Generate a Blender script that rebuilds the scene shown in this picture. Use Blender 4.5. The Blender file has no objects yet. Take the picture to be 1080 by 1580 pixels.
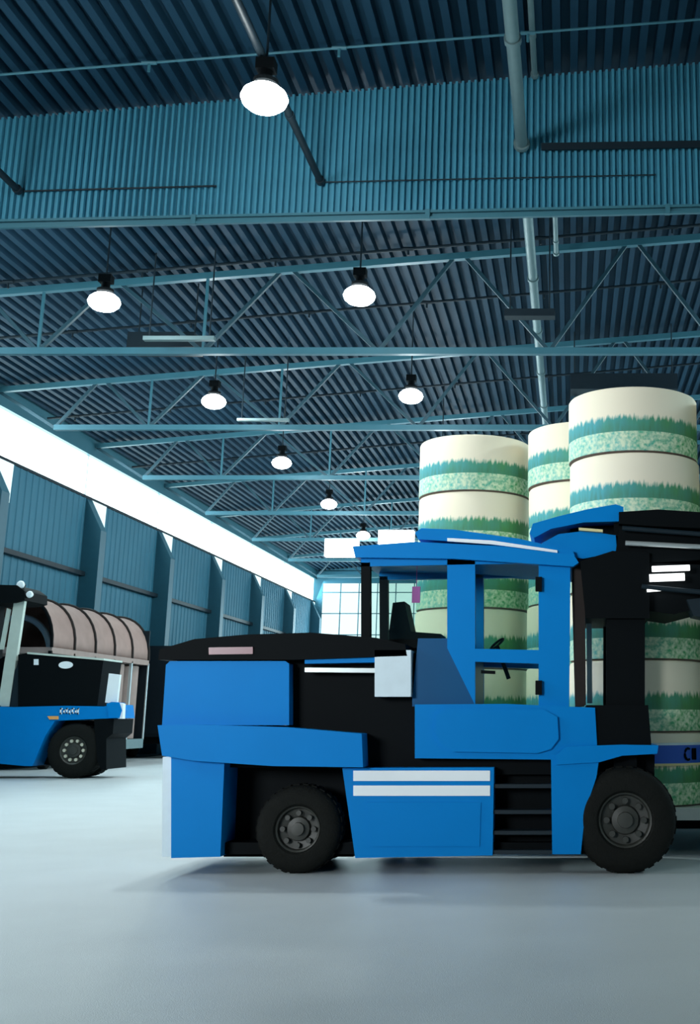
import bpy, bmesh, math, random
from mathutils import Vector, Matrix
random.seed(7)
PI = math.pi
SC = bpy.context.scene
COL = SC.collection

# ------------------------------------------------------------------ camera
F = 1800.0; TP = .223; PITCH = math.atan(TP); CP, SP = math.cos(PITCH), math.sin(PITCH)
PX, PY, EYE = 880.0, 1110 - F * TP, 1.35
cd = bpy.data.cameras.new('camera'); cam = bpy.data.objects.new('camera', cd); COL.objects.link(cam)
cam.location = (0, 0, EYE); cam.rotation_euler = (PI / 2 + PITCH, 0, 0)
cd.sensor_width = 36; cd.lens = 36 * F / 1580
cd.shift_x = -(PX - 540) / 1580; cd.shift_y = (PY - 790) / 1580
cd.clip_end = 300; cd.clip_start = .1
SC.camera = cam

# ------------------------------------------------------------------ exposure, world, daylight
SC.view_settings.view_transform = 'Standard'; SC.view_settings.look = 'None'
SC.view_settings.gamma = 1; SC.view_settings.exposure = 0.12
SC.view_settings.use_curve_mapping = False
SC.cycles.use_denoising = True
SC.cycles.sample_clamp_indirect = 4
SC.cycles.caustics_reflective = False; SC.cycles.caustics_refractive = False
w = bpy.data.worlds.new('world'); SC.world = w; w.use_nodes = True
w.node_tree.nodes['Background'].inputs[0].default_value = (.50, .86, 1.0, 1)
w.node_tree.nodes['Background'].inputs[1].default_value = .16


def area(name, loc, rot, sx, sy, energy, color, spread=PI):
    l = bpy.data.lights.new(name, 'AREA'); l.shape = 'RECTANGLE'; l.size = sx; l.size_y = sy
    l.energy = energy; l.color = color; l.spread = spread
    o = bpy.data.objects.new(name, l); COL.objects.link(o); o.location = loc; o.rotation_euler = rot
    return o


DAY = (.62, .90, 1.0)
LAMP_COL = (.86, .97, 1.0)
# daylight through the clerestory strips of the two long walls, plus an added key light at near left
area('daylight_left', (-16.95, 49.5, 9.9), (0, -PI / 2 + .35, 0), 1.3, 60, 2900, DAY, 2.4)
area('key_left_near', (-16.9, 9.0, 8.6), (0, -PI / 2 + .28, 0), 1.6, 11, 380, (.92, .98, 1.0), 1.2)
area('daylight_right', (15.6, 45, 11.2), (0, PI / 2 - .55, 0), 1.6, 58, 3400, DAY, 2.2)
# daylight through the glazed end wall, and a fill light added behind the camera
area('daylight_end', (-10, 78.6, 5), (-PI / 2, 0, 0), 13, 8, 1500, DAY)
area('fill_behind_camera', (-12.6, -8.5, 5.6), (PI / 2 - .05, 0, -.42), 6.5, 4.2, 320, (.90, .97, 1.0), .85)
LAMP_W = 420


# ------------------------------------------------------------------ helpers
def at(x, y, X=None, Y=None, Z=None):
    """the point of the plane X=, Y= or Z= (metres) that the photo shows at x, y"""
    a = (x - PX) / F; b = (PY - y) / F
    d = (a, CP - b * SP, SP + b * CP)
    k = X / d[0] if X is not None else Y / d[1] if Y is not None else (Z - EYE) / d[2]
    return Vector((k * d[0], k * d[1], EYE + k * d[2]))


def xz(pts, Y):
    return [(at(x, y, Y=Y).x, at(x, y, Y=Y).z) for x, y in pts]


class MB:
    def __init__(self):
        self.bm = bmesh.new()

    def _fin(self, vs, bevel, seg=2):
        if bevel:
            es = set()
            for v in vs:
                for e in v.link_edges:
                    if len(e.link_faces) == 2 and e.calc_face_angle(0) > .35: es.add(e)
            bmesh.ops.bevel(self.bm, geom=list(es), offset=bevel, segments=seg, affect='EDGES', profile=.5, clamp_overlap=True)

    def box(self, x0, x1, y0, y1, z0, z1, bevel=0, seg=2):
        return self.prism([(x0, z0), (x1, z0), (x1, z1), (x0, z1)], y0, y1, bevel, seg)

    def prism(self, poly, y0, y1, bevel=0, seg=2):
        """outline in the X-Z plane, given thickness from y0 to y1"""
        bm = self.bm
        ar = sum(poly[i][0] * poly[(i + 1) % len(poly)][1] - poly[(i + 1) % len(poly)][0] * poly[i][1] for i in range(len(poly)))
        if ar < 0: poly = poly[::-1]
        a = [bm.verts.new((p[0], y0, p[1])) for p in poly]; b = [bm.verts.new((p[0], y1, p[1])) for p in poly]
        n = len(poly)
        bm.faces.new(a); bm.faces.new(b[::-1])
        for i in range(n):
            bm.faces.new((a[i], b[i], b[(i + 1) % n], a[(i + 1) % n]))
        self._fin(a + b, bevel, seg)
        return self

    def tube(self, p0, p1, r, n=12, r1=None):
        bm = self.bm; p0 = Vector(p0); p1 = Vector(p1); r1 = r if r1 is None else r1
        d = (p1 - p0).normalized(); u = d.cross(Vector((0, 0, 1)))
        if u.length < .01: u = Vector((1, 0, 0))
        u.normalize(); v = d.cross(u)
        A = [bm.verts.new(p0 + (u * math.cos(2 * PI * i / n) + v * math.sin(2 * PI * i / n)) * r) for i in range(n)]
        B = [bm.verts.new(p1 + (u * math.cos(2 * PI * i / n) + v * math.sin(2 * PI * i / n)) * r1) for i in range(n)]
        for i in range(n): bm.faces.new((A[i], B[i], B[(i + 1) % n], A[(i + 1) % n]))
        bm.faces.new(A[::-1]); bm.faces.new(B)
        return self

    def path(self, pts, r, n=10):
        bm = self.bm; pts = [Vector(p) for p in pts]; rings = []
        for k, p in enumerate(pts):
            d = (pts[min(k + 1, len(pts) - 1)] - pts[max(k - 1, 0)]).normalized()
            u = d.cross(Vector((.13, .02, 1))).normalized(); v = d.cross(u)
            rings.append([bm.verts.new(p + (u * math.cos(2 * PI * i / n) + v * math.sin(2 * PI * i / n)) * r) for i in range(n)])
        for a, b in zip(rings, rings[1:]):
            for i in range(n): bm.faces.new((a[i], b[i], b[(i + 1) % n], a[(i + 1) % n]))
        bm.faces.new(rings[0][::-1]); bm.faces.new(rings[-1])
        return self

    def bar(self, p0, p1, wd, hd):
        """a rectangular member between two points, wd across, hd high"""
        bm = self.bm; p0 = Vector(p0); p1 = Vector(p1); d = (p1 - p0).normalized()
        u = d.cross(Vector((0, 0, 1)))
        if u.length < .01: u = Vector((0, 1, 0))
        u.normalize(); v = u.cross(d)
        q = [u * wd / 2 * a + v * hd / 2 * b for a, b in ((-1, -1), (1, -1), (1, 1), (-1, 1))]
        A = [bm.verts.new(p0 + k) for k in q]; B = [bm.verts.new(p1 + k) for k in q]
        for i in range(4): bm.faces.new((A[i], A[(i + 1) % 4], B[(i + 1) % 4], B[i]))
        bm.faces.new(A[::-1]); bm.faces.new(B)
        return self

    def lathe(self, prof, c=(0, 0, 0), axis='Z', n=48, caps=True):
        """profile of (radius, along-axis) pairs turned about an axis through c"""
        bm = self.bm; rings = []
        for r, t in prof:
            ring = []
            for i in range(n):
                a = 2 * PI * i / n; ca, sa = math.cos(a) * r, math.sin(a) * r
                p = (c[0] + ca, c[1] + sa, c[2] + t) if axis == 'Z' else (c[0] + ca, c[1] + t, c[2] + sa)
                ring.append(bm.verts.new(p))
            rings.append(ring)
        for a, b in zip(rings, rings[1:]):
            for i in range(n): bm.faces.new((a[i], a[(i + 1) % n], b[(i + 1) % n], b[i]))
        if caps and prof[0][0] > 1e-4: bm.faces.new(rings[0][::-1])
        if caps and prof[-1][0] > 1e-4: bm.faces.new(rings[-1])
        return self

    def build(self, name, mat, parent=None, smooth=False, loc=None):
        bm = self.bm
        bmesh.ops.remove_doubles(bm, verts=bm.verts, dist=1e-5)
        bmesh.ops.recalc_face_normals(bm, faces=bm.faces)
        if smooth:
            for f in bm.faces: f.smooth = True
            for e in bm.edges:
                if len(e.link_faces) == 2 and e.calc_face_angle(0) > .6: e.smooth = False
        me = bpy.data.meshes.new(name); bm.to_mesh(me); bm.free(); me.materials.append(mat)
        o = bpy.data.objects.new(name, me); COL.objects.link(o)
        if parent:
            o.parent = parent
            base = parent
            off = Vector((0, 0, 0))
            while base is not None:
                off += base.location; base = base.parent
            o.location = -off if loc is None else loc
        elif loc is not None:
            me.transform(Matrix.Translation(-Vector(loc))); o.location = loc
        return o


def tag(o, label=None, cat=None, group=None, kind=None):
    if label: o['label'] = label
    if cat: o['category'] = cat
    if group: o['group'] = group
    if kind: o['kind'] = kind
    return o


def empty(name, loc, label, cat, group=None):
    o = bpy.data.objects.new(name, None); COL.objects.link(o); o.location = loc; o.empty_display_size = .2
    return tag(o, label, cat, group)


def struct(o, label=None):
    o['kind'] = 'structure'
    if label: o['label'] = label
    return o


def copy_tree(o, parent=None):
    c = o.copy(); COL.objects.link(c)
    if parent: c.parent = parent
    for ch in list(o.children): copy_tree(ch, c)
    return c


# ------------------------------------------------------------------ materials
def mat(name, col, rough=.5, metal=0, emit=None, es=0, spec=.5, var=0, vscale=6, bump=0, bscale=40):
    m = bpy.data.materials.new(name); m.use_nodes = True
    nt = m.node_tree; b = nt.nodes['Principled BSDF']
    b.inputs['Base Color'].default_value = (*col, 1); b.inputs['Roughness'].default_value = rough
    b.inputs['Metallic'].default_value = metal; b.inputs['Specular IOR Level'].default_value = spec
    if emit: b.inputs['Emission Color'].default_value = (*emit, 1); b.inputs['Emission Strength'].default_value = es
    tc = nt.nodes.new('ShaderNodeTexCoord')
    if var:
        n = nt.nodes.new('ShaderNodeTexNoise'); n.inputs['Scale'].default_value = vscale; n.inputs['Detail'].default_value = 5
        nt.links.new(tc.outputs['Object'], n.inputs['Vector'])
        mx = nt.nodes.new('ShaderNodeMix'); mx.data_type = 'RGBA'
        mx.inputs['A'].default_value = (*[c * (1 - var) for c in col], 1); mx.inputs['B'].default_value = (*[min(1, c * (1 + var)) for c in col], 1)
        nt.links.new(n.outputs['Fac'], mx.inputs['Factor']); nt.links.new(mx.outputs['Result'], b.inputs['Base Color'])
    if bump:
        n = nt.nodes.new('ShaderNodeTexNoise'); n.inputs['Scale'].default_value = bscale; n.inputs['Detail'].default_value = 4
        nt.links.new(tc.outputs['Object'], n.inputs['Vector'])
        bp = nt.nodes.new('ShaderNodeBump'); bp.inputs['Strength'].default_value = bump; bp.inputs['Distance'].default_value = .02
        nt.links.new(n.outputs['Fac'], bp.inputs['Height']); nt.links.new(bp.outputs['Normal'], b.inputs['Normal'])
    return m


def glass_mat(name, tint, refl=.12):
    m = bpy.data.materials.new(name); m.use_nodes = True; nt = m.node_tree; nt.nodes.clear()
    o = nt.nodes.new('ShaderNodeOutputMaterial'); t = nt.nodes.new('ShaderNodeBsdfTransparent'); g = nt.nodes.new('ShaderNodeBsdfGlossy')
    t.inputs[0].default_value = (*tint, 1); g.inputs['Roughness'].default_value = .06; g.inputs['Color'].default_value = (.8, .95, 1, 1)
    mx = nt.nodes.new('ShaderNodeMixShader'); mx.inputs[0].default_value = .035
    nt.links.new(t.outputs[0], mx.inputs[1]); nt.links.new(g.outputs[0], mx.inputs[2]); nt.links.new(mx.outputs[0], o.inputs[0])
    return m


def glow(name, col, s):
    m = bpy.data.materials.new(name); m.use_nodes = True; nt = m.node_tree; nt.nodes.clear()
    o = nt.nodes.new('ShaderNodeOutputMaterial'); e = nt.nodes.new('ShaderNodeEmission')
    e.inputs[0].default_value = (*col, 1); e.inputs[1].default_value = s
    nt.links.new(e.outputs[0], o.inputs[0]); return m


def reel_mat():
    m = bpy.data.materials.new('printed_paper_wrap'); m.use_nodes = True; nt = m.node_tree; N = nt.nodes.new; L = nt.links.new
    b = nt.nodes['Principled BSDF']; b.inputs['Roughness'].default_value = .75; b.inputs['Specular IOR Level'].default_value = .2
    tc = N('ShaderNodeTexCoord'); sp = N('ShaderNodeSeparateXYZ'); L(tc.outputs['Object'], sp.inputs[0])

    def M(op, a, b_=None, c_=None, clamp=False):
        n = N('ShaderNodeMath'); n.operation = op; n.use_clamp = clamp
        for i, v in enumerate((a, b_, c_)):
            if v is None: continue
            if isinstance(v, (int, float)): n.inputs[i].default_value = v
            else: L(v, n.inputs[i])
        return n.outputs[0]

    def mix(f, a, c):
        n = N('ShaderNodeMix'); n.data_type = 'RGBA'; L(f, n.inputs['Factor'])
        for k, v in (('A', a), ('B', c)):
            if isinstance(v, tuple): n.inputs[k].default_value = (*v, 1)
            else: L(v, n.inputs[k])
        return n.outputs['Result']

    def noise(vec, scale, detail=3):
        n = N('ShaderNodeTexNoise'); n.inputs['Scale'].default_value = scale; n.inputs['Detail'].default_value = detail; L(vec, n.inputs['Vector']); return n.outputs['Fac']
    x, y, z = sp.outputs
    v = M('DIVIDE', z, .755)
    ang = M('ARCTAN2', y, x)
    cv = N('ShaderNodeCombineXYZ'); L(M('MULTIPLY', ang, 14.0), cv.inputs[0]); L(M('MULTIPLY', v, 2.0), cv.inputs[1])
    blade = noise(cv.outputs[0], 1.6, 4)
    cv2 = N('ShaderNodeCombineXYZ'); L(M('MULTIPLY', ang, 2.2), cv2.inputs[0]); L(M('MULTIPLY', v, 1.2), cv2.inputs[1])
    lo = noise(cv2.outputs[0], 1.3, 2)
    top = M('ADD', .43, M('MULTIPLY', blade, .26))
    gr = M('MULTIPLY', M('SUBTRACT', top, v), 16, clamp=True)      # 1 inside the grass
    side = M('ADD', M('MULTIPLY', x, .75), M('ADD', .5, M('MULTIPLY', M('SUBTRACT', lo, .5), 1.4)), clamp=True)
    hue = mix(side, (.01, .36, .44), (.015, .27, .055))  # light tint put into the print hue: cooler left, greener right
    dark = M('MULTIPLY', M('SUBTRACT', v, .34), 3.2, clamp=True)
    hue2 = mix(M('MULTIPLY', blade, M('SUBTRACT', 1, dark)), hue, (.005, .11, .04))
    cream = (.84, .77, .60)
    c1 = mix(M('MULTIPLY', gr, .92), cream, hue2)
    spk = noise(tc.outputs['Object'], 26, 6)
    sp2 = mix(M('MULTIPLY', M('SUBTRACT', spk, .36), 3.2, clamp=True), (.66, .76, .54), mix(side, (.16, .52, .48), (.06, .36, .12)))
    insp = M('LESS_THAN', v, .315)
    c2 = mix(insp, c1, sp2)
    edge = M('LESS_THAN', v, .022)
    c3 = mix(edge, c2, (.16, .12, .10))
    L(c3, b.inputs['Base Color'])
    return m


M_floor = mat('concrete_floor', (.45, .49, .495), rough=.40, spec=.5, var=.10, vscale=1.2, bump=.25, bscale=140)
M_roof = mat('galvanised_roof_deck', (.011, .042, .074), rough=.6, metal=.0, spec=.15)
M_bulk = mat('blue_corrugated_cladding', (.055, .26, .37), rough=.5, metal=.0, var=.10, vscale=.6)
M_wall = mat('blue_wall_cladding', (.033, .165, .24), rough=.65, var=.12, vscale=.8)
M_steel = mat('painted_steel', (.045, .165, .215), rough=.45, var=.1, vscale=2)
M_dkst = mat('dark_steel', (.008, .018, .026), rough=.5, spec=.25, var=.2)
M_dgl = mat('dark_blue_steel', (.018, .065, .09), rough=.5)
M_pier = mat('blue_pier_paint', (.022, .11, .155), rough=.5, var=.1)
M_pipe = mat('galvanised_pipe', (.15, .23, .24), rough=.45, metal=.3, var=.1)
M_glaz = glow('clerestory_glazing', (.80, 1.0, 1.0), 5.0)
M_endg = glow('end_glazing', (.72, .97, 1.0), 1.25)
M_lens = glow('lamp_lens', (.93, 1.0, 1.0), 22)
M_blk = mat('black_paint', (.0025, .004, .005), rough=.6, spec=.06)
M_rub = mat('tyre_rubber', (.008, .009, .008), spec=.12, rough=.8, var=.3, vscale=20, bump=.4, bscale=60)
M_rim = mat('painted_rim', (.030, .032, .027), rough=.5, var=.3, vscale=12)
M_nut = mat('wheel_nut', (.70, .66, .52), rough=.35, metal=.4)
M_blue = mat('blue_truck_paint', (.0, .20, .57), rough=.45, spec=.08, var=.06, vscale=2)
M_white = mat('white_paint', (.85, .90, .92), rough=.5)
M_pale = mat('pale_plastic', (.62, .74, .80), rough=.4, var=.08, vscale=10)
M_chrome = mat('silver_steel', (.6, .66, .66), rough=.3, metal=.6)
M_brown = mat('brown_steel', (.028, .022, .020), spec=.1, rough=.5, var=.2)
M_glass = glass_mat('cab_glass', (.84, .90, .87))
M_red = mat('red_lens', (.22, .08, .10), rough=.3)
M_orange = mat('orange_lens', (.85, .40, .12), rough=.3)
M_tarp = mat('brown_tarpaulin', (.36, .235, .20), rough=.75, var=.18, vscale=3)
M_kraft = mat('kraft_paper', (.34, .25, .22), rough=.8, var=.15, vscale=5)
M_core = mat('core_cardboard', (.28, .18, .10), rough=.85)
M_post = mat('pale_post_paint', (.55, .62, .55), rough=.4, var=.1, vscale=6)
M_dkbox = mat('dark_trailer_paint', (.004, .009, .014), spec=.2, rough=.55, var=.2)
M_deck = mat('worn_white_steel', (.74, .76, .70), rough=.5, var=.12, vscale=8)
M_magenta = mat('pink_tag', (.75, .15, .60), rough=.5)
M_yel = mat('yellow_tape', (.70, .62, .30), rough=.5)
M_lbl = mat('blue_label', (.01, .09, .50), rough=.5)
M_reel = reel_mat()

# ------------------------------------------------------------------ the hall
XL, XR, Y0, Y1 = -17.4, 16.2, -9.0, 79.0
BAYS = [19.0 + 7.4 * k for k in range(0, 9)]          # frames: 19 carries the bulkhead


def roof_z(x): return 11.50 + .088 * (x + 13.77)
def chord_z(x): return 11.31 + .084 * (x + 13.77)


m = MB(); m.box(XL - .6, XR + .6, Y0, Y1 + .5, -.3, 0); struct(m.build('floor', M_floor))

# ribbed roof deck, the ribs running along the hall
def deck(name, ya, yb):
    prof = []; x = XL - .3; P = .30
    while x < XR + .3:
        z = roof_z(x)
        prof += [(x, z), (x + .13, z + .012), (x + .145, z + .20), (x + .285, z + .21)]
        x += P
    up = [(a, b + .03) for a, b in prof][::-1]
    m = MB(); bm = m.bm
    A = [bm.verts.new((a, ya, b)) for a, b in prof]; B = [bm.verts.new((a, yb, b)) for a, b in prof]
    A2 = [bm.verts.new((a, ya, b + .02)) for a, b in prof]; B2 = [bm.verts.new((a, yb, b + .02)) for a, b in prof]
    for i in range(len(A) - 1):
        bm.faces.new((A[i], A[i + 1], B[i + 1], B[i])); bm.faces.new((A2[i], B2[i], B2[i + 1], A2[i + 1]))
    return struct(m.build(name, M_roof))


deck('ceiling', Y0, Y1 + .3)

# corrugated bulkhead hanging across the hall below the roof
def bulk_bottom(x): return 9.83 + .0235 * (x + 9.9)
m = MB(); bm = m.bm; x = XL; cols = []
i = 0
while x < XR:
    for dx, dy in ((0, 0), (.04, 0), (.052, .075), (.10, .075)):
        cols.append((x + dx, 18.93 + dy))
    x += .112
top = [bm.verts.new((a, b, roof_z(a) - .02)) for a, b in cols]; bot = [bm.verts.new((a, b, bulk_bottom(a))) for a, b in cols]
topb = [bm.verts.new((a, b + .03, roof_z(a) - .02)) for a, b in cols]; botb = [bm.verts.new((a, b + .03, bulk_bottom(a))) for a, b in cols]
for i in range(len(top) - 1):
    bm.faces.new((top[i], top[i + 1], bot[i + 1], bot[i])); bm.faces.new((topb[i], botb[i], botb[i + 1], topb[i + 1]))
    bm.faces.new((bot[i], bot[i + 1], botb[i + 1], botb[i]))
struct(m.build('trim_1', M_bulk), 'corrugated blue bulkhead panel hanging from the roof')
m = MB()
for dz in (-.03, -.15):
    m.bar((XL, 18.88, bulk_bottom(XL) + dz), (XR, 18.88, bulk_bottom(XR) + dz), .06, .045)
m.bar((XL, 18.93, bulk_bottom(XL) - .09), (XR, 18.93, bulk_bottom(XR) - .09), .03, .14)
for px in (-60, 300, 660, 1030):
    p = at(px, 335, Y=18.9); m.box(p.x - .04, p.x + .04, 18.83, 18.92, bulk_bottom(p.x) - .18, bulk_bottom(p.x))
struct(m.build('trim_2', M_steel), 'double rail along the bulkhead bottom')

# ---- left wall: panels, sill, clerestory, piers, girts
SILL, CTOP = 9.08, 10.62
def ribbed_wall(name, x, ya, yb, z0, z1, mat_, d=1, step=.45):
    m = MB(); bm = m.bm; pr = []; y = ya
    while y < yb:
        for dy, dx in ((0, 0), (.30, 0), (.33, .03 * d), (.42, .03 * d)):
            if y + dy < yb: pr.append((x + dx, y + dy))
        y += step
    pr.append((x, yb))
    for k in (0, -.2 * d):
        a = [bm.verts.new((p + k, q, z0)) for p, q in pr]; b = [bm.verts.new((p + k, q, z1)) for p, q in pr]
        for i in range(len(a) - 1): bm.faces.new((a[i], a[i + 1], b[i + 1], b[i]))
        if k == 0: a0, b0 = a, b
    for i in range(len(a) - 1):
        bm.faces.new((b0[i], b0[i + 1], b[i + 1], b[i]))
    return struct(m.build(name, mat_))


ribbed_wall('wall_left', XL + .1, Y0, Y1, 0, SILL, M_wall)
m = MB(); m.box(XL - .15, XL + .18, Y0, Y1, CTOP, roof_z(XL) + .12)
struct(m.build('trim_3', M_steel), 'eaves beam above the clerestory')
m = MB(); m.box(XL - .05, XL + .16, 15, Y1, SILL - .02, SILL + .07)
struct(m.build('trim_4', M_dkst), 'dark clerestory sill')
m = MB(); m.box(XL - .06, XL, 15, Y1, SILL + .06, CTOP); g = struct(m.build('window_1', M_glaz)); glaz = g
m = MB()
for k in range(-1, 9):
    yy = 41.2 - .2 + 7.4 * (k - 3); 
    if yy > 15: m.box(XL, XL + .05, yy - .03, yy + .03, SILL + .06, CTOP)
m.build('mullion', M_pale, g)
m = MB(); m.box(XL - .15, XL + .1, Y0, 15, SILL, CTOP); struct(m.build('wall_left_upper', M_wall))
piers = [19.0 + 7.4 * k for k in range(-3, 9)]
n = 5
for yy in piers:
    m = MB(); bm = m.bm
    xa, xb = XL + .1, XL + .75
    ya, yb = yy - .25, yy + .25
    for (a, b) in ((ya, yb),):
        lo = [bm.verts.new(p) for p in ((xa, a, 0), (xb, a, 0), (xb, b, 0), (xa, b, 0))]
        mi = [bm.verts.new(p) for p in ((xa, a, 7.9), (xb, a, 7.9), (xb, b, 7.9), (xa, b, 7.9))]
        to = [bm.verts.new(p) for p in ((xa, a, SILL), (xa + .03, a, SILL), (xa + .03, b, SILL), (xa, b, SILL))]
        for p, q in ((lo, mi), (mi, to)):
            for i in range(4): bm.faces.new((p[i], p[(i + 1) % 4], q[(i + 1) % 4], q[i]))
        bm.faces.new(to)
    pr_ = struct(m.build('trim_%d' % n, M_pier), 'wall pier with tapered head'); n += 1
    if yy > 16:                                            # glowing plate added for the bright light wedge beside the pier head
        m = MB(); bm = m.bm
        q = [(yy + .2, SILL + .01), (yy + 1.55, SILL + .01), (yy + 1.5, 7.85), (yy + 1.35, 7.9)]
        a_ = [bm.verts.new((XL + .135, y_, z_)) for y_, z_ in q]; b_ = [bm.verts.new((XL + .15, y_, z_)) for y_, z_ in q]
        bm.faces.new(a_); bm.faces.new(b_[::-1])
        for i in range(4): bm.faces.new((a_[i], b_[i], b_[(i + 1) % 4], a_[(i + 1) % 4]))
        m.build('light_wedge', M_endg, glaz)
for z, hh in ((6.35, .15), (2.9, .15)):
    m = MB(); m.box(XL + .1, XL + .32, Y0, Y1, z - hh / 2, z + hh / 2)
    struct(m.build('trim_%d' % n, M_dkst), 'dark horizontal wall girt'); n += 1

# right wall with its own clerestory (outside the frame, it lights the hall)
ribbed_wall('wall_right', XR - .1, Y0, Y1, 0, 10.2, M_wall, -1)
m = MB(); m.box(XR, XR + .06, Y0 + 2, Y1, 10.2, 12.2); struct(m.build('window_2', M_glaz))
m = MB(); m.box(XR - .1, XR + .15, Y0, Y1, 12.2, roof_z(XR) + .15); struct(m.build('trim_%d' % n, M_steel)); n += 1

# far wall: cladding with a tall glazed part
m = MB(); m.box(XL, XR, Y1, Y1 + .25, 0, roof_z(XL) + .05)
m.prism([(XL, roof_z(XL)), (XR, roof_z(XL)), (XR, roof_z(XR))], Y1, Y1 + .25)
struct(m.build('wall_back', M_wall))
p0 = at(498, 900, Y=Y1 - .1); p1 = at(668, 900, Y=Y1 - .1)
m = MB(); m.box(p0.x, p1.x, Y1 - .08, Y1 - .02, 1.2, p0.z); g = struct(m.build('window_3', M_endg))
m = MB()
k = 1.2
while k < p0.z + .1:
    m.box(p0.x, p1.x, Y1 - .16, Y1 - .06, k - .03, k + .03); k += 1.42
for i in range(7):
    xx = p0.x + (p1.x - p0.x) * i / 6; m.box(xx - .03, xx + .03, Y1 - .16, Y1 - .06, 1.2, p0.z)
m.build('window_frame', M_steel, g)

# front wall of the hall behind the camera, with an opening added for the fill light
m = MB(); m.box(XL, -16.2, Y0 - .2, Y0, 0, 8); m.box(-9.0, XR, Y0 - .2, Y0, 0, 8); m.box(XL, XR, Y0 - .2, Y0, 8, roof_z(XL))
m.prism([(XL, roof_z(XL)), (XR, roof_z(XL)), (XR, roof_z(XR))], Y0 - .2, Y0)
struct(m.build('wall_front', M_wall))

# ---- trusses
def truss(yy, name='roof_truss', label='', k=0):
    t = empty(name, (0, yy, 9.85), label, 'roof truss', 'steel roof trusses')
    B = 9.85
    m = MB(); m.bar((XL + .2, yy, chord_z(XL + .2)), (XR - .2, yy, chord_z(XR - .2)), .16, .16); m.build('top_chord', M_steel, t)
    m = MB(); m.bar((-15.4, yy, B), (XR - .6, yy, B), .16, .16); m.build('bottom_chord', M_steel, t)
    tops = [-14.2 + .1, -10.9, -6.8, -2.66, 1.5, 5.6, 9.7, 13.8]; bots = [-15.4, -12.6, -8.7, -4.55, -.5, 3.6, 7.7, 11.8, 15.4]
    def dg(xa, za, xb, zb, wd=.075):
        mm = MB(); mm.bar((xa, yy, za), (xb, yy, zb), wd, wd); mm.build('diagonal', M_dgl, t)
    dg(bots[0], B, XL + .25, chord_z(XL) - .05, .09)
    for i, a in enumerate(tops):
        dg(bots[i], B, a - .12, chord_z(a), .085); dg(a + .12, chord_z(a), bots[i + 1], B, .085)
    for a in (-12.6, -8.7):
        mm = MB(); mm.bar((a, yy, B), (a, yy, chord_z(a)), .06, .06); mm.build('vertical', M_steel, t)
    return t


words = ['nearest roof truss behind the corrugated bulkhead', 'second roof truss behind the bulkhead, counted from the front',
         'third roof truss behind the bulkhead', 'fourth roof truss behind the bulkhead', 'fifth roof truss behind the bulkhead',
         'sixth roof truss behind the bulkhead, far down the hall', 'farthest roof truss, close to the end wall']
t0 = None
for i, yy in enumerate(BAYS[1:8]):
    if t0 is None: t = t0 = truss(yy)
    else: t = copy_tree(t0); t.location = (0, yy, 9.85)
    t['label'] = words[i] + ', blue steel chords and diagonals'

# ---- pipes along and across the roof
def pipe_y(name, x, z, ya, yb, r, mt, label, cat='pipe', coll=True, grp=None):
    t = empty(name, (x, (ya + yb) / 2, z), label, cat, grp)
    m = MB(); m.tube((x, ya, z), (x, yb, z), r, 14); m.build('pipe_run', mt, t, True)
    if coll:
        y = ya + 2.5
        while y < yb - .1:
            m = MB(); m.tube((x, y - .06, z), (x, y + .06, z), r * 1.25, 14); m.build('collar', mt, t, True); y += 3.7
        m = MB(); m.tube((x, yb - .1, z), (x, yb, z), r * 1.35, 14); m.build('end_cap', mt, t, True)
    return t


p = at(805, 225, Y=18.9)
pipe_y('roof_pipe', p.x, p.z, 2, 18.88, .105, M_pipe, 'thick grey pipe in front of the bulkhead, ending against it')
pipe_y('roof_pipe', p.x, p.z - .0, 19.02, 48, .105, M_pipe, 'thick grey pipe behind the bulkhead running down the hall above the rolls')
p = at(825, 112, Y=18.9)
pipe_y('roof_pipe', p.x, p.z - .08, 4, 18.88, .052, M_pipe, 'thinner pale pipe close under the dark roof, beside the thick pipe')
p = at(843, 340, Y=19.8)
pipe_y('roof_pipe', p.x + .1, 12.15, 19.05, 26.0, .055, M_pipe, 'short thin pipe behind the bulkhead, right of the thick pipe')
p = at(495, 281, Y=18.9)
pipe_y('cable_conduit', p.x, p.z, 3, 18.88, .06, M_dkst, 'dark conduit above the biggest lamp, ending on the bulkhead', 'conduit')
CX1, CZ1 = p.x, p.z
p = at(30, 295, Y=18.9)
pipe_y('cable_conduit', p.x, p.z, 3, 18.88, .06, M_dkst, 'dark conduit end at the left edge of the bulkhead', 'conduit')
CX2 = p.x
m = MB(); m.tube((CX1 + .05, 18.9, CZ1 + .0), (1.5, 18.9, CZ1 + .14), .012); tag(m.build('shadow_line', M_dkst), 'thin modelled shadow line running right over the bulkhead from the middle conduit', 'shadow_line')  # thin dark tubes stand in for shadow lines on the bulkhead
m = MB(); m.tube((CX2 + .05, 18.9, p.z), (-6.2, 18.9, p.z + .1), .016); tag(m.build('shadow_line', M_dkst), 'thin modelled shadow line running right over the bulkhead from the leftmost conduit', 'shadow_line')
pa = at(835, 226, Y=18.86)
m = MB(); m.bar((pa.x, 18.87, pa.z), (6.5, 18.87, pa.z + .12), .04, .13); tag(m.build('shadow_band', M_dkst), 'dark bar modelling a shadow band on the bulkhead right of the thick pipe', 'shadow band')  # dark bar built in place of a horizontal shadow band

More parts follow.
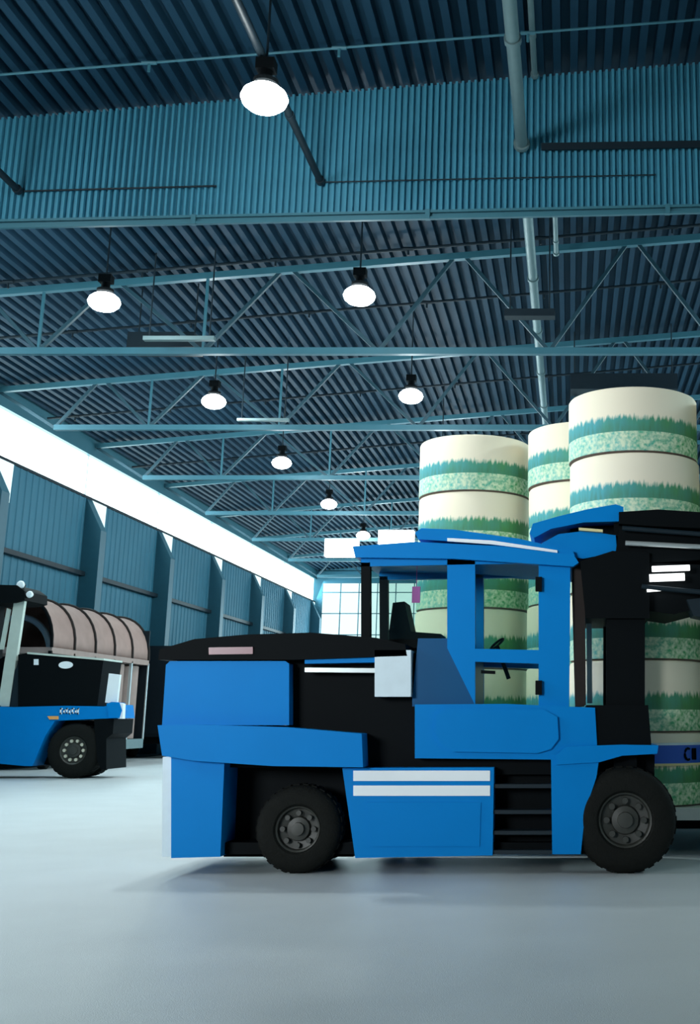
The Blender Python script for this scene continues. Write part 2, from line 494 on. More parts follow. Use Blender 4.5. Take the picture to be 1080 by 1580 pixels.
def cross_pipe(px, py, dz, r, label, mt=M_dkst):
    q = None; Y = 10.0                                     # depth at which a pipe dz below the deck shows at px, py
    for Y in [5 + .05 * i for i in range(1500)]:
        q = at(px, py, Y=Y)
        if q.z > roof_z(q.x) - dz: break
    m = MB(); m.tube((XL + .3, q.y, roof_z(XL + .3) - dz), (XR - .3, q.y, roof_z(XR - .3) - dz), r, 10)
    t = empty('sprinkler_pipe', (0, q.y, roof_z(0) - dz), label, 'sprinkler pipe', 'cross pipes under the roof')
    m.build('pipe_run', mt, t, True)
    x = XL + 1.2
    while x < XR:
        m = MB(); m.tube((x, q.y, roof_z(x) - dz), (x, q.y, roof_z(x) - dz - .16), .025, 8); m.tube((x - .12, q.y, roof_z(x) - dz), (x + .12, q.y, roof_z(x) - dz), r * 1.5, 8); x += 3.1
        m.build('sprinkler_head', mt, t)
    return t


cross_pipe(540, 70, .25, .022, 'thin cross pipe under the dark roof in front of the bulkhead', M_steel)
cross_pipe(850, 365, .25, .035, 'cross pipe just behind the bulkhead under the ribbed roof')
cross_pipe(850, 450, .25, .035, 'cross pipe behind the nearest truss diagonals')
cross_pipe(850, 580, .25, .035, 'cross pipe above the tallest striped rolls, under the roof')
cross_pipe(560, 690, .25, .04, 'cross pipe far down the hall, above the fifth lamp')
# hanging units among the trusses
def unit(px0, px1, py0, py1, Y, name, label, cat, mt, dep=.5):
    a = at(px0, py1, Y=Y); b = at(px1, py0, Y=Y)
    t = empty(name, ((a.x + b.x) / 2, Y, a.z), label, cat)
    m = MB(); m.box(a.x, b.x, Y, Y + dep, a.z, b.z, .02); m.build('housing', mt, t)
    for xx in (a.x + .12, b.x - .12):
        m = MB(); m.tube((xx, Y + dep / 2, b.z - .01), (xx, Y + dep / 2, roof_z(xx)), .018, 8); m.build('hanger_rod', M_dkst, t)
unit(220, 330, 518, 524, 25.2, 'strip_light', 'unlit pale strip light hanging left of the middle, in the nearest truss', 'strip light', M_pipe, .15)
unit(195, 300, 512, 535, 26.9, 'unit_heater', 'dark heater unit hanging behind the unlit strip light', 'heater', M_dkst, .8)
unit(778, 856, 476, 487, 24.5, 'unit_heater', 'flat dark box hanging beside the thick pipe', 'heater', M_dkst, .3)
unit(880, 1045, 576, 600, 33.0, 'unit_heater', 'dark heater unit hanging above the tallest striped roll', 'heater', M_dkst, .8)
unit(365, 445, 645, 649, 32.0, 'strip_light', 'unlit strip light hanging above the second truss, left half', 'strip light', M_pipe, .15)

# ---- high-bay lamps
def make_lamp(x, y, label):
    t = empty('high_bay_lamp', (x, y, 9.85), label, 'lamp', 'high-bay lamps')
    z = 9.85
    m = MB(); m.lathe([(.0, -.17), (.12, -.165), (.22, -.13), (.30, -.06), (.33, .02), (.30, .10), (.22, .17), (.12, .21)], (x, y, z), n=32); m.build('lens', M_lens, t, True)
    m = MB(); m.lathe([(.12, .20), (.17, .24), (.17, .30), (.09, .34), (.09, .46)], (x, y, z), n=24); m.box(x - .13, x + .13, y - .1, y + .1, z + .44, z + .61, .02); m.build('ballast_housing', M_blk, t)
    m = MB(); m.tube((x, y, z + .60), (x, y, roof_z(x) + .16), .018, 8); m.build('hanger_rod', M_dkst, t)
    for kind_, en in (('POINT', LAMP_W * .42), ('SPOT', LAMP_W * 1.8)):
        l = bpy.data.lights.new('lamp_light', kind_); l.energy = en
        if kind_ == 'SPOT': l.spot_size = math.radians(104); l.spot_blend = .7
        l.color = LAMP_COL; l.shadow_soft_size = .25
        o = bpy.data.objects.new('lamp_light', l); COL.objects.link(o); o.parent = t; o.location = (0, 0, -.48)
    return t


lamp0 = None
LB = [(-4.3, 14.9, 'largest glowing high-bay lamp, in front of the corrugated bulkhead'), (-4.35, 22.74, 'glowing high-bay lamp right of centre below the nearest truss top'), (-4.31, 30.4, 'glowing high-bay lamp just above the left striped roll stack')]
LA = [(-9.75, 23.1, 'leftmost glowing high-bay lamp, above the unlit strip light'), (-9.8, 30.95, 'glowing high-bay lamp left of centre, under the second truss'), (-9.83, 38.8, 'middle small high-bay lamp of the left row, third from the front'), (-9.8, 46.6, 'small high-bay lamp of the left row, fourth from the front'), (-9.85, 54.9, 'tiny far high-bay lamp just above the forklift cab roof lights')]
EX = [(-4.3, 38.2, 'high-bay lamp hidden behind the left roll stack, fourth of the right row'), (-4.3, 46, 'high-bay lamp hidden behind the left roll stack, fifth of the right row'),
      (-9.8, 15.2, 'high-bay lamp in front of the bulkhead, beyond the left edge'), 
      (7.5, 22.7, 'high-bay lamp behind the bulkhead, beyond the right edge'),
      (7.5, 38.2, 'high-bay lamp hidden behind the rightmost roll stack'), (-9.8, 62.5, 'farthest high-bay lamp, hidden behind the cab roof')]
protos = {}
for x, y, lb in LB + LA + EX:                                # one first lamp per row, as its rod reaches the sloping roof
    row = round(x / 5)
    if row not in protos: protos[row] = make_lamp(x, y, lb)
    else: t = copy_tree(protos[row]); t.location = (x, y, 9.85); t['label'] = lb

# ------------------------------------------------------------------ printed paper rolls on the low trailer
RH, RR, DECK = .755, .75, .46
def make_reel(label, grp):
    r = MB(); r.lathe([(.10, 0), (RR - .03, 0), (RR, .02), (RR, RH - .03), (RR - .01, RH - .012), (RR - .03, RH - .002), (.10, RH - .002)], n=72, caps=False)
    o = r.build('paper_roll', M_reel, None, True)
    tag(o, label, 'paper roll', grp)
    c = MB(); c.lathe([(.07, .0), (.10, .0), (.10, RH - .004), (.07, RH - .004), (.07, .0)], n=24, caps=False); c.build('core', M_core, o, True)
    return o


stacks = [(-1.29, 15.54, 'left roll stack'), (.21, 14.86, 'middle roll stack'), (.74, 13.30, 'stack right of the mast'), (2.30, 13.35, 'stack at the right edge')]
lv = ['bottom', 'second from bottom', 'third from bottom', 'third from top', 'second from top', 'topmost']
sn = ['left stack behind cab', 'middle stack', 'large stack behind mast', 'stack at right photo edge']
r0 = None
for si, (x, y, nm) in enumerate(stacks):
    for k in range(6):
        lb = 'cream roll printed with green grass, %s in %s' % (lv[k], sn[si])
        if r0 is None: r = r0 = make_reel(lb, 'printed paper rolls')
        else: r = copy_tree(r0); r['label'] = lb
        r.location = (x + random.uniform(-.012, .012), y + random.uniform(-.01, .01), DECK + RH * k)
        r.rotation_euler = (0, 0, random.uniform(-.25, .25))
# blue printed band round the large stack's bottom roll
cx, cy = stacks[2][0], stacks[2][1]
t = empty('label_band', (cx, cy, DECK + .6), 'blue label band with pale borders around the bottom roll by the front wheel', 'label')
def ring(name, r0_, z0, z1, mt, par):
    m = MB(); m.lathe([(r0_, z0), (r0_ + .012, z0), (r0_ + .012, z1), (r0_, z1), (r0_, z0)], (cx, cy, 0), n=72, caps=False); return m.build(name, mt, par, True)
zb = at(1050, 1178, Y=12.6).z; zt = at(1050, 1150, Y=12.6).z
ring('band', RR + .006, zb, zt, M_lbl, t); ring('border', RR + .008, zt, zt + .025, M_pale, t); ring('border', RR + .008, zb - .025, zb, M_yel, t)
m = MB()
def onband(a, z, r=RR + .024): return (cx + r * math.cos(a), cy + r * math.sin(a), z)
h_ = zt - zb; a0 = -PI / 2 + .66
m.path([onband(a0 + .05 + .06 * math.cos(q), zb + h_ * (.5 + .32 * math.sin(q))) for q in [PI * (.35 + 1.3 * i / 8) for i in range(9)]], .013, 6)
for da in (.15, .20):
    m.path([onband(a0 + da, zb + h_ * .18), onband(a0 + da, zb + h_ * .82)], .014, 6)
m.build('lettering', M_blk, t)

# low trailer under the rolls
t = empty('flatbed_trailer', (.5, 14.4, 0), 'low flatbed trailer with a pale worn edge carrying the striped roll stacks', 'trailer')
m = MB(); m.box(-2.3, 3.3, 12.48, 16.5, .34, DECK - .002, .01); m.build('deck', M_deck, t)
m = MB()
for yy in (12.9, 14.4, 15.9): m.box(-2.2, 3.2, yy, yy + .15, .22, .342)
m.build('chassis_beam', M_blk, t)
for xx in (-1.9, .5, 2.9):
    for yy in (13.2, 15.6):
        m = MB(); m.lathe([(.04, -.09), (.155, -.09), (.165, -.07), (.165, .07), (.155, .09), (.04, .09)], (xx, yy, .165), 'Y', 24); m.build('wheel', M_rub, t, True)


# ------------------------------------------------------------------ wheels
def wheel(parent, x, yn, z, R, wd, rimr, name='wheel', nuts=8, s=1, nutm=None):
    """near face at yn, tyre reaching back by wd (s=-1 turns the face away)"""
    wn = MB()
    ys = lambda v: yn + v * s if s > 0 else yn + v * s
    prof = [(rimr, .02), (rimr + .02, .0), (R * .80, -.005), (R * .93, .02), (R * .985, .05), (R, .08), (R, wd - .08), (R * .985, wd - .05), (R * .9, wd), (rimr, wd - .02), (rimr, .02)]
    wn.lathe([(r, v * s) for r, v in prof], (x, yn, z), 'Y', 56, caps=False)
    ty = wn.build(name, M_rub, parent, True)
    tr = MB()
    for i in range(30):                                   # tread blocks
        a = 2 * PI * i / 30; c, s_ = math.cos(a), math.sin(a)
        for (v0, v1, off) in ((.07, wd * .48, 0), (wd * .52, wd - .07, .1)):
            aa = a + off
            u = Vector((math.cos(aa), 0, math.sin(aa))); w_ = Vector((-math.sin(aa), 0, math.cos(aa)))
            P0 = Vector((x, yn, z)) + u * (R - .004)
            vs = []
            for rr in (0, .012):
                for (tt, vv) in ((-.5, v0), (.5, v0), (.5, v1), (-.5, v1)):
                    vs.append(tr.bm.verts.new(P0 + u * rr + w_ * (tt * R * .13) + Vector((0, vv * s, 0))))
            for f in ((0, 1, 2, 3), (4, 5, 6, 7), (0, 1, 5, 4), (1, 2, 6, 5), (2, 3, 7, 6), (3, 0, 4, 7)): tr.bm.faces.new([vs[q] for q in f])
    tr.build('tread', M_rub, ty)
    rm = MB(); rm.lathe([(rimr, .01 * s), (rimr - .015, .02 * s), (rimr * .88, .06 * s), (rimr * .55, .075 * s), (rimr * .5, .04 * s), (rimr * .3, .03 * s), (rimr * .28, .0), (.0, -.005 * s)], (x, yn, z), 'Y', 40, caps=False)
    rm.build('rim', M_rim, ty, True)
    for i in range(nuts):
        nn = MB()
        a = 2 * PI * i / nuts; c = (x + rimr * .70 * math.cos(a), z + rimr * .70 * math.sin(a))
        nn.tube((c[0], yn + .075 * s, c[1]), (c[0], yn + .02 * s, c[1]), rimr * .12, 8)
        nn.build('wheel_nut', nutm or M_nut, ty)
    return ty


# ------------------------------------------------------------------ the big blue forklift
YN, YF = 10.95, 12.30
def Q(pts, Y=YN): return xz(pts, Y)
FK = empty('forklift', (at(600, 1110, Y=YN).x, 11.6, 0), 'large blue forklift with cab and two white side stripes, in front of the roll stacks', 'forklift')
def fpart(name, pts, mt, y0=YN, y1=YF, bev=.015, seg=2, par=None, ref=None):
    m = MB(); m.prism(Q(pts, ref or y0), y0, y1, bev, seg); return m.build(name, mt, par or FK, True)


# rear
fpart('counterweight', [(256, 1026), (262, 1020), (440, 1020), (446, 1024), (446, 1119), (250, 1119)], M_blue, 11.0, 12.28, .035, 4)
fpart('counterweight_band', [(243, 1119), (300, 1118), (440, 1122), (558, 1132), (560, 1184), (420, 1182), (300, 1174), (250, 1166)], M_blue, 10.87, 12.34, .025, 3)
fpart('rear_corner', [(264, 1168), (346, 1178), (340, 1322), (264, 1324)], M_blue, 10.97, 12.3, .03, 3)
fpart('rear_bumper_pad', [(251, 1168), (266, 1168), (264, 1322), (250, 1322)], M_pale, 10.99, 12.28, .01)
fpart('hood', [(244, 1018), (246, 1002), (300, 986), (380, 979), (480, 976), (580, 984), (625, 994), (628, 1012), (450, 1018)], M_blk, 10.97, 12.28, .02)
fpart('tail_lamp', [(322, 999), (390, 998), (390, 1009), (322, 1010)], M_red, 10.955, 11.0, .004)
fpart('engine_bay', [(444, 1012), (645, 1008), (645, 1186), (345, 1184), (345, 1170), (444, 1130)], M_blk, 11.16, 12.15, 0)
fpart('hood_rail', [(470, 1009), (578, 1009), (578, 1022), (470, 1024)], M_blue, 11.0, 11.2, .006)
fpart('grab_rail', [(470, 1030), (578, 1031), (578, 1038), (470, 1037)], M_chrome, 11.0, 11.06, .004)
fpart('side_tank', [(578, 1003), (634, 1003), (634, 1075), (578, 1075)], M_pale, 10.97, 11.2, .012, 3)
# wheel arch and chassis
fpart('wheel_arch', [(345, 1184), (532, 1186), (545, 1322), (345, 1322)], M_blk, 11.42, 12.25, 0)
fpart('chassis', [(300, 1300), (905, 1300), (905, 1318), (300, 1318)], M_blk, 11.1, 12.2, 0)
fpart('chassis_deck', [(640, 1160), (925, 1158), (925, 1195), (640, 1195)], M_blk, 11.12, 12.15, 0)
s = fpart('side_body', [(528, 1185), (762, 1184), (760, 1320), (548, 1324)], M_blue, 10.97, 12.3, .02, 3)
fpart('white_stripe', [(545, 1189), (756, 1189), (756, 1205), (545, 1205)], M_white, 10.962, 10.98, 0, par=s)
fpart('white_stripe', [(545, 1212), (756, 1212), (756, 1228), (545, 1228)], M_white, 10.962, 10.98, 0, par=s)
fpart('side_panel', [(565, 1238), (742, 1238), (740, 1306), (570, 1306)], M_blue, 10.962, 10.98, .006, par=s)
fpart('step_recess', [(758, 1180), (856, 1178), (856, 1318), (758, 1318)], M_blk, 11.22, 12.25, 0)
for yy in (1210, 1250, 1282, 1312):
    fpart('step', [(758, yy), (856, yy), (856, yy + 6), (758, yy + 6)], M_dkst, 10.99, 11.24, .003)
fpart('front_body', [(850, 1164), (926, 1160), (920, 1200), (903, 1250), (896, 1318), (852, 1318)], M_blue, 10.97, 12.3, .02, 3)
fpart('front_fender', [(858, 1166), (872, 1152), (960, 1149), (1016, 1150), (1014, 1163), (960, 1166), (925, 1176), (858, 1180)], M_blue, 10.95, 12.33, .012)
# upper side
u = fpart('cab_base', [(640, 1087), (780, 1086), (918, 1092), (922, 1166), (850, 1172), (640, 1170)], M_blue, 10.98, 12.28, .02, 3)
fpart('rounded_panel', [(686, 1093), (840, 1095), (860, 1106), (862, 1140), (850, 1156), (830, 1162), (700, 1160), (680, 1150), (670, 1130), (672, 1104)], M_blue, 10.95, 10.99, .014, 3, par=u)
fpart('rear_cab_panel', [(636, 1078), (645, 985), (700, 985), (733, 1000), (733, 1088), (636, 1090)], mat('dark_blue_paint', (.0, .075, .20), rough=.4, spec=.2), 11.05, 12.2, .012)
fpart('door_handle', [(742, 1034), (764, 1035), (764, 1040), (742, 1039)], M_blk, 10.99, 11.03, .004)
fpart('hinge', [(826, 890), (836, 890), (836, 912), (826, 912)], M_blk, 10.99, 11.04, .004)
fpart('hinge', [(826, 1050), (836, 1050), (836, 1072), (826, 1072)], M_blk, 10.99, 11.04, .004)
# cab frame, near and far side
def cab_side(y, d):
    for pts, nm in (([(557, 868), (571, 868), (571, 990), (557, 990)], 'rear_post'), ([(690, 858), (733, 858), (733, 1088), (690, 1000)], 'door_pillar'),
                    ([(831, 850), (880, 852), (878, 1092), (831, 1090)], 'front_pillar')):
        m = MB(); m.prism(Q(pts, YN + .08), y, y + d, .012); m.build(nm, M_blue if nm != 'rear_post' else M_blk, FK, True)
    m = MB(); m.prism(Q([(557, 858), (880, 852), (880, 868), (557, 874)], YN + .08), y, y + d, .01); m.build('roof_rail', M_blue, FK, True)
    m = MB(); m.prism(Q([(733, 1001), (831, 1003), (831, 1024), (733, 1021)], YN + .08), y, y + d, .01); m.build('door_rail', M_blue, FK, True)
    m = MB(); m.prism(Q([(571, 874), (690, 870), (690, 986), (571, 986)], YN + .08), y + d * .4, y + d * .5, 0); m.build('window_pane', M_glass, FK)
    m = MB(); m.prism(Q([(733, 868), (831, 866), (831, 1003), (733, 1001)], YN + .08), y + d * .4, y + d * .5, 0); m.build('window_pane', M_glass, FK)
    m = MB(); m.prism(Q([(733, 1021), (831, 1024), (831, 1088), (733, 1088)], YN + .08), y + d * .4, y + d * .5, 0); m.build('window_pane', M_glass, FK)
cab_side(11.03, .09); cab_side(12.12, .09)
a = at(872, 860, Y=YN + .08); b = at(878, 1088, Y=YN + .08)
m = MB(); m.box(a.x - .02, a.x, 11.12, 12.12, b.z, a.z); m.build('windscreen', M_glass, FK)
# roof
fpart('roof', [(544, 843), (640, 836), (760, 842), (885, 856), (893, 868), (884, 874), (700, 862), (548, 860)], M_blue, 10.97, 12.28, .012)
fpart('roof_cap', [(640, 822), (650, 815), (700, 817), (800, 831), (884, 850), (888, 860), (830, 852), (740, 838), (645, 832)], M_blue, 11.02, 12.2, .012)
fpart('roof_trim', [(690, 830), (760, 834), (860, 849), (860, 853), (760, 840), (690, 835)], M_white, 11.0, 11.04, .002)
# work lights on the roof, two at the rear
def work_light(x0, x1, y0, y1, yy):
    a = at(x0, y1, Y=yy); b = at(x1, y0, Y=yy)
    m = MB(); m.box(a.x, b.x, yy, yy + .10, a.z, b.z, .03, 4); w_ = m.build('work_light', glow('work_light_lens', (.95, 1, 1), 5), FK, True)
    m = MB(); m.box(a.x + .03, b.x - .03, yy + .09, yy + .16, a.z + .02, b.z - .02, .01)
    m.bar(((a.x + b.x) / 2, yy + .12, a.z + .03), (max((a.x + b.x) / 2, at(560, 850, Y=yy).x), yy + .12, at(560, 850, Y=yy).z), .03, .03); m.build('bracket', M_blk, w_)
work_light(500, 552, 831, 858, 11.1); work_light(583, 638, 818, 839, 11.3)
# seat, steering column, tag inside the cab
SY = 11.5
ss = MB(); ss.prism(Q([(600, 975), (606, 930), (624, 928), (634, 975)], SY), SY, SY + .42, .03, 3)
ss.prism(Q([(600, 972), (680, 978), (682, 1000), (600, 1000)], SY), SY, SY + .45, .03, 3); ss.build('seat', M_blk, FK, True)
m = MB(); a = at(636, 905, Y=11.6); m.box(a.x, a.x + .08, 11.6, 11.62, a.z - .16, a.z, .004); m.tube((a.x + .04, 11.61, a.z), (a.x + .04, 11.61, a.z + .3), .004, 6); m.build('hanging_tag', M_magenta, FK)
m = MB(); a = at(770, 1000, Y=11.7); m.bar((a.x + .1, 11.7, a.z - .3), (a.x - .02, 11.7, a.z + .02), .04, .04)
m.path([(a.x - .02 + .06 * math.sin(q), 11.7 + .17 * math.cos(q), a.z + .04 + .05 * math.sin(q)) for q in [2 * PI * i / 24 for i in range(25)]], .012, 8); m.build('steering_wheel', M_blk, FK, True)
# mast
def mast_rail(y):
    m = MB(); m.prism(Q([(936, 856), (996, 856), (996, 1150), (936, 1150)]), y, y + .07, .006); m.prism(Q([(948, 790), (984, 790), (984, 1190), (948, 1190)]), y + .07, y + .14, .006)
    m.build('mast_rail', M_blk, FK)
mast_rail(11.05); mast_rail(12.05)
fpart('tilt_cylinder', [(882, 866), (902, 866), (904, 1088), (888, 1090)], M_brown, 11.1, 11.2, .01)
fpart('tilt_cylinder', [(882, 866), (902, 866), (904, 1088), (888, 1090)], M_brown, 12.05, 12.15, .01, ref=YN)
fpart('hydraulic_cylinder', [(904, 866), (912, 866), (914, 1085), (906, 1085)], M_chrome, 11.6, 11.7, .01)
fpart('mast_crosshead', [(895, 866), (945, 850), (1002, 852), (1002, 954), (904, 954)], M_blk, 11.0, 12.25, .01)
fpart('mast_foot', [(905, 1088), (1000, 1088), (1005, 1150), (910, 1150)], M_blk, 11.0, 12.25, .01)
fpart('axle_mount', [(926, 1170), (1010, 1165), (1010, 1220), (926, 1230)], M_blk, 11.3, 12.0, .01)
# raised clamp frame in front of the mast top
CF = fpart('clamp_frame', [(955, 815), (1010, 822), (1110, 832), (1110, 862), (1000, 868), (950, 852)], M_blk, 11.05, 12.2, .015)
fpart('cross_beam', [(955, 790), (1015, 786), (1110, 792), (1110, 816), (1010, 812), (955, 808)], M_blk, 11.0, 12.2, .012, par=CF)
fpart('cross_beam', [(985, 868), (1110, 872), (1110, 930), (1040, 948), (985, 940)], M_blk, 11.1, 12.2, .015, par=CF)
fpart('cross_beam', [(1060, 925), (1110, 920), (1110, 958), (1070, 950)], M_dkst, 11.0, 11.3, .01, par=CF)
for (x0, x1, yc, r) in ((1006, 1064, 878, .028), (1002, 1056, 892, .036), (998, 1024, 910, .022)):  # glowing tubes stand for white highlights on the clamp cylinders
    a = at(x0, yc, Y=10.99); b = at(x1, yc - 2, Y=10.99)
    m = MB(); m.tube(a, b, r, 16); m.build('highlight_tube', glow('highlight_glow', (.95, 1, 1), 2.2), CF, True)
for k, (x0, y0, x1, y1) in enumerate(((960, 815, 1105, 826), (965, 838, 1105, 845), (990, 905, 1105, 916))):
    a = at(x0, y0, Y=10.98); b = at(x1, y1, Y=10.98); m = MB(); m.tube(a, b, .024, 12); m.build('hydraulic_rod', M_chrome if k == 1 else M_dkst, CF, True)
for k in range(3):
    a = at(900 + 9 * k, 868, Y=11.2); b = at(955 + 12 * k, 800, Y=11.2); c = at(1010 + 10 * k, 850, Y=11.1)
    pts = []
    for i in range(13):
        q = i / 12; pts.append(a * (1 - q) ** 2 + b * 2 * q * (1 - q) + c * q * q)
    m = MB(); m.path(pts, .014, 8); m.build('hydraulic_hose', M_blk, FK, True)
fpart('upper_guard', [(817, 823), (822, 808), (860, 797), (905, 786), (950, 778), (962, 782), (962, 804), (900, 806), (850, 816), (824, 830)], M_blue, 11.05, 12.1, .012)
fpart('lower_guard', [(836, 838), (862, 824), (905, 819), (950, 826), (952, 852), (900, 862), (870, 858), (842, 848)], M_blue, 11.08, 12.05, .012)
fpart('guard_trim', [(893, 814), (930, 817), (930, 821), (893, 818)], M_yel, 11.02, 11.09, .003)
fpart('guard_strut', [(880, 806), (955, 800), (955, 826), (880, 830)], M_blk, 11.3, 11.9, 0)
# wheels
for (x, y, r) in ((458, 1280, 70), (965, 1266, 78)):
    c = at(x, y, Y=YN); R = c.z if True else 0
    wheel(FK, c.x, YN + .02, R, R, .30, R * .52, nutm=M_rim)
    wheel(FK, c.x, YF - .02, R, R, .30, R * .52, s=-1, nutm=M_rim)
# ------------------------------------------------------------------ second forklift, parked at left
Y2, Y2F = 28.2, 29.45
def P2(pts, Y=Y2): return xz(pts, Y)
F2 = empty('forklift', (at(60, 1110, Y=Y2).x, 29.3, 0), 'parked blue and black forklift cut by the left edge, beside the hooped trailer', 'forklift')
def p2(name, pts, mt, y0=Y2, y1=Y2F, bev=.02, seg=2, par=None, ref=None):
    m = MB(); m.prism(P2(pts, ref or y0), y0, y1, bev, seg); return m.build(name, mt, par or F2, True)
sb = p2('side_body', [(-70, 1088), (20, 1091), (100, 1089), (160, 1090), (176, 1087), (178, 1108), (85, 1112), (70, 1135), (50, 1182), (38, 1182), (-70, 1172)], M_blue, Y2, Y2F, .03, 3)
hd = p2('hood', [(28, 1010), (45, 1007), (110, 1012), (160, 1017), (158, 1030), (150, 1089), (28, 1092)], M_blk, Y2 + .05, Y2F - .05, .03, 3)
p2('hood_edge', [(42, 1006), (160, 1016), (160, 1019), (42, 1009)], M_post, Y2 + .03, Y2F - .03, .004, par=hd)
p2('rear_lamp_post', [(168, 1039), (185, 1041), (180, 1086), (162, 1084)], M_white, Y2 + .1, Y2 + .2, .02)
p2('rear_corner', [(164, 1086), (172, 1083), (184, 1084), (188, 1096), (184, 1108), (168, 1108)], M_blue, Y2 - .06, Y2 + .3, .02)
p2('white_corner', [(182, 1084), (190, 1086), (189, 1109), (182, 1109)], M_white, Y2 - .04, Y2 + .12, .01)
p2('counterweight', [(145, 1110), (176, 1109), (174, 1132), (164, 1140), (164, 1187), (156, 1187), (150, 1175)], M_blk, Y2, Y2F, .02)
p2('wheel_arch', [(52, 1112), (150, 1112), (155, 1180), (52, 1180)], M_blk, Y2 + .6, Y2F - .1, 0)
p2('side_lamp', [(73, 1105), (90, 1105), (90, 1110), (76, 1110)], M_orange, Y2 - .02, Y2 + .03, .005)
p2('underside', [(-70, 1160), (50, 1172), (50, 1184), (-70, 1184)], M_blk, Y2 + .1, Y2F - .1, 0)
# oval emblem and small tag on the hood, pale lettering on the body
m = MB(); c = at(101, 1026, Y=Y2 + .02); m.prism([(c.x + .17 * math.cos(q), c.z + .085 * math.sin(q)) for q in [2 * PI * i / 28 for i in range(28)]], Y2 + .03, Y2 + .055); m.build('oval_emblem', M_white, hd)
p2('hood_tag', [(52, 1017), (59, 1017), (59, 1026), (52, 1026)], M_white, Y2 + .03, Y2 + .055, 0, par=hd)
xx = 92.0; mt_ = MB()
for k, wv in enumerate((5, 4, 4, 4, 5, 3, 4)):
    a = at(xx, 1101 if k % 3 else 1102, Y=Y2 - .01); b = at(xx + wv - .6, 1092.5 if k % 2 == 0 else 1094.5, Y=Y2 - .01)
    mt_.box(a.x, b.x, Y2 - .012, Y2 + .01, a.z, a.z + (b.z - a.z) * .25); mt_.box(a.x, b.x, Y2 - .012, Y2 + .01, b.z - (b.z - a.z) * .25, b.z); mt_.box(a.x, a.x + .035, Y2 - .012, Y2 + .01, a.z, b.z)
    xx += wv + .3
mt_.build('lettering', M_white, sb)
# overhead guard
for yy in (Y2 + .1,):
    m = MB(); m.prism(P2([(22, 924), (38, 926), (14, 1090), (2, 1090), (-3, 1086)], Y2 + .1), yy, yy + .12, .015); m.build('guard_post', M_post, F2, True)
    m = MB(); m.prism(P2([(10, 938), (15, 940), (4, 1002), (-2, 1002)], Y2 + .1), yy + .02, yy + .08, .008); m.build('grab_bar', M_post, F2, True)
rf = p2('overhead_guard_roof', [(-80, 900), (26, 903), (38, 912), (38, 926), (22, 930), (-80, 930)], M_blk, Y2, Y2F, .02)
for (x, y, r) in ((31, 902, .10), (45, 917, .085)):
    c = at(x, y, Y=Y2 + .05); m = MB(); m.lathe([(0, -.06), (r * .8, -.05), (r, 0), (r * .8, .05), (0, .06)], (c.x, Y2 + .08, c.z), 'Y', 20); m.build('work_light', M_white, rf, True)
    m = MB(); m.bar((c.x, Y2 + .15, c.z), (c.x - .35, Y2 + .15, c.z - .18), .06, .06); m.tube((c.x, Y2 + .1, c.z), (c.x, Y2 + .28, c.z), r * .8, 12, r * .4); m.build('light_bracket', M_blk, rf)
p2('dark_mast', [(-80, 930), (-12, 930), (-20, 1090), (-80, 1090)], M_blk, Y2 + .3, Y2F - .3, .01)
p2('seat', [(-6, 1020), (12, 1010), (28, 1060), (28, 1092), (-10, 1092)], M_blk, Y2 + .6, Y2F - .6, .03)
p2('cab_panel', [(20, 1040), (32, 1015), (32, 1092), (14, 1092)], M_dkst, Y2 + .12, Y2 + .2, .01)
c = at(112, 1158, Y=Y2); R2 = c.z
for xq in (112, -95):
    c = at(xq, 1158, Y=Y2)
    wheel(F2, c.x, Y2 + .03, R2, R2 - .012, .5, R2 * .50, nuts=10); wheel(F2, c.x, Y2F - .03, R2, R2 - .012, .5, R2 * .50, nuts=10, s=-1)

# ------------------------------------------------------------------ hooped trailer by the left wall
HY0, HY1, HX0, HX1 = 32.6, 40.2, -16.6, -14.35
ZE, ZB, RISE = 3.3, .42, 1.45
HT = empty('hooped_trailer', ((HX0 + HX1) / 2, (HY0 + HY1) / 2, 0), 'trailer with a brown hooped tarpaulin roof behind the parked forklift', 'trailer')
cxm, hw = (HX0 + HX1) / 2, (HX1 - HX0) / 2
def arch(r=1.0, n_=18): return [(cxm + hw * r * math.cos(PI * i / n_), ZE + RISE * r * math.sin(PI * i / n_) ** .85) for i in range(n_ + 1)]
m = MB(); bm = m.bm; nb = 5; L = (HY1 - HY0) / nb; rings = []
for b_ in range(nb):
    for fq in (0, .08, .5, .92, 1):
        sag = 1 - .035 * math.sin(PI * fq)
        rings.append([bm.verts.new((x, HY0 + L * (b_ + fq) * 1, z)) for x, z in arch(sag)])
for p, q in zip(rings, rings[1:]):
    for i in range(len(p) - 1): bm.faces.new((p[i], p[i + 1], q[i + 1], q[i]))
ta = m.build('tarpaulin', M_tarp, HT, True); sm_ = ta.modifiers.new('thick', 'SOLIDIFY'); sm_.thickness = .03
for b_ in range(nb + 1):
    m = MB(); yy = HY0 + L * b_; m.path([(x, yy, z) for x, z in arch(1.012)], .045, 8); m.build('hoop', M_brown if b_ else M_blk, HT, True)
m = MB(); m.path([(x - .25, HY0 + .9, z - .35) for x, z in arch(.86)], .09, 8); m.build('inner_hoop', mat('grey_blue_steel', (.20, .30, .38), rough=.4), HT, True)
m = MB(); m.box(HX0, HX1 + .03, HY0, HY1, ZE - .16, ZE, .01); m.build('eaves_rail', M_kraft, HT)
m = MB(); m.box(HX0, HX0 + .06, HY0, HY1, ZB, ZE - .1); m.box(HX0, HX1, HY1 - .06, HY1, ZB, ZE + 1.0); m.build('side_wall', M_dkbox, HT)
m = MB(); m.box(HX0, HX1 + .04, HY0, HY1, ZB, ZB + .30, .015); m.build('load_bed', M_pipe, HT)
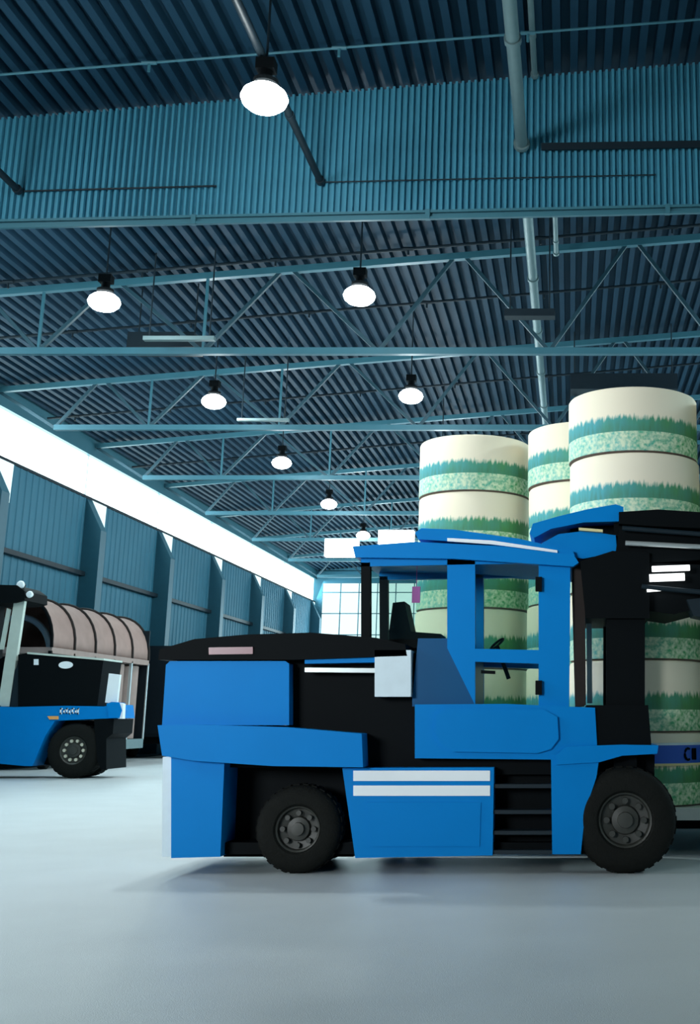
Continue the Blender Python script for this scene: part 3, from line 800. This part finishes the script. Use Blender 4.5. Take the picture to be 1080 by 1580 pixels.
for b_ in range(nb + 1):
    yy = HY0 + L * b_
    m = MB(); m.box(HX1 - .05, HX1 + .03, yy - .05, yy + .05, ZB + .28, ZE - .1); m.build('side_post', M_chrome if b_ >= 4 else M_blk, HT)
for yy, lb in ((HY1 - .6, 'tall brown paper roll at the far end of the hooped trailer'), (HY1 - 1.9, 'tall brown paper roll inside the hooped trailer, beside the white lamp post')):
    m = MB(); m.lathe([(0, 0), (.42, 0), (.44, .02), (.44, 2.35), (.42, 2.37), (0, 2.37)], (0, 0, 0), n=32)
    o = m.build('paper_roll', M_kraft, None, True); o.location = (HX1 - .55, yy, ZB + .302)
    tag(o, lb, 'paper roll', 'brown rolls in the hooped trailer')
for yy in (HY0 + 1, HY0 + 2.1, HY1 - 2.2, HY1 - 1.1):
    for xx in (HX0 + .35, HX1 - .35):
        m = MB(); m.lathe([(.05, -.12), (.19, -.12), (.21, -.1), (.21, .1), (.19, .12), (.05, .12)], (0, 0, 0), n=24)
        for v in m.bm.verts: v.co = Vector((v.co.z, v.co.x, v.co.y))
        for v in m.bm.verts: v.co += Vector((xx, yy, .21))
        m.build('wheel', M_rub, HT, True)

# ------------------------------------------------------------------ dark box trailers along the left wall
def box_trailer(y0, y1, label):
    x0, x1 = -16.5, -14.0
    t = empty('box_trailer', ((x0 + x1) / 2, (y0 + y1) / 2, 0), label, 'trailer', 'dark box trailers')
    m = MB(); m.box(x0, x1, y0, y1, .75, 3.92, .03)
    yy = y0 + .4
    while yy < y1 - .2: m.box(x1 - .01, x1 + .04, yy, yy + .12, .8, 3.85); yy += .6
    m.build('body', M_dkbox, t)
    m = MB(); m.box(x0 + .2, x1 - .2, y0 + .3, y1 - .3, .5, .76); m.build('chassis', M_blk, t)
    m = MB()
    for k in range(2): m.box(x0 + .05 + k * 1.22, x0 + 1.22 + k * 1.22, y0 - .03, y0 + .02, .85, 3.8, .01)
    m.build('rear_door', M_dkbox, t)
    for q in (y0 + 1.1, y0 + 2.2, y1 - 1.5):
        for xx in (x0 + .3, x1 - .3):
            m = MB(); m.lathe([(.2, -.14), (.38, -.14), (.42, -.1), (.42, .1), (.38, .14), (.2, .14), (0, .12)], (0, 0, 0), n=28)
            for v in m.bm.verts: v.co = Vector((v.co.z, v.co.x, v.co.y)) + Vector((xx, q, .42))
            m.build('wheel', M_rub, t, True)
box_trailer(42.2, 52.5, 'dark box trailer by the left wall, right behind the hooped trailer')
box_trailer(53.6, 64.0, 'dark box trailer by the left wall, far behind the forklift hood')
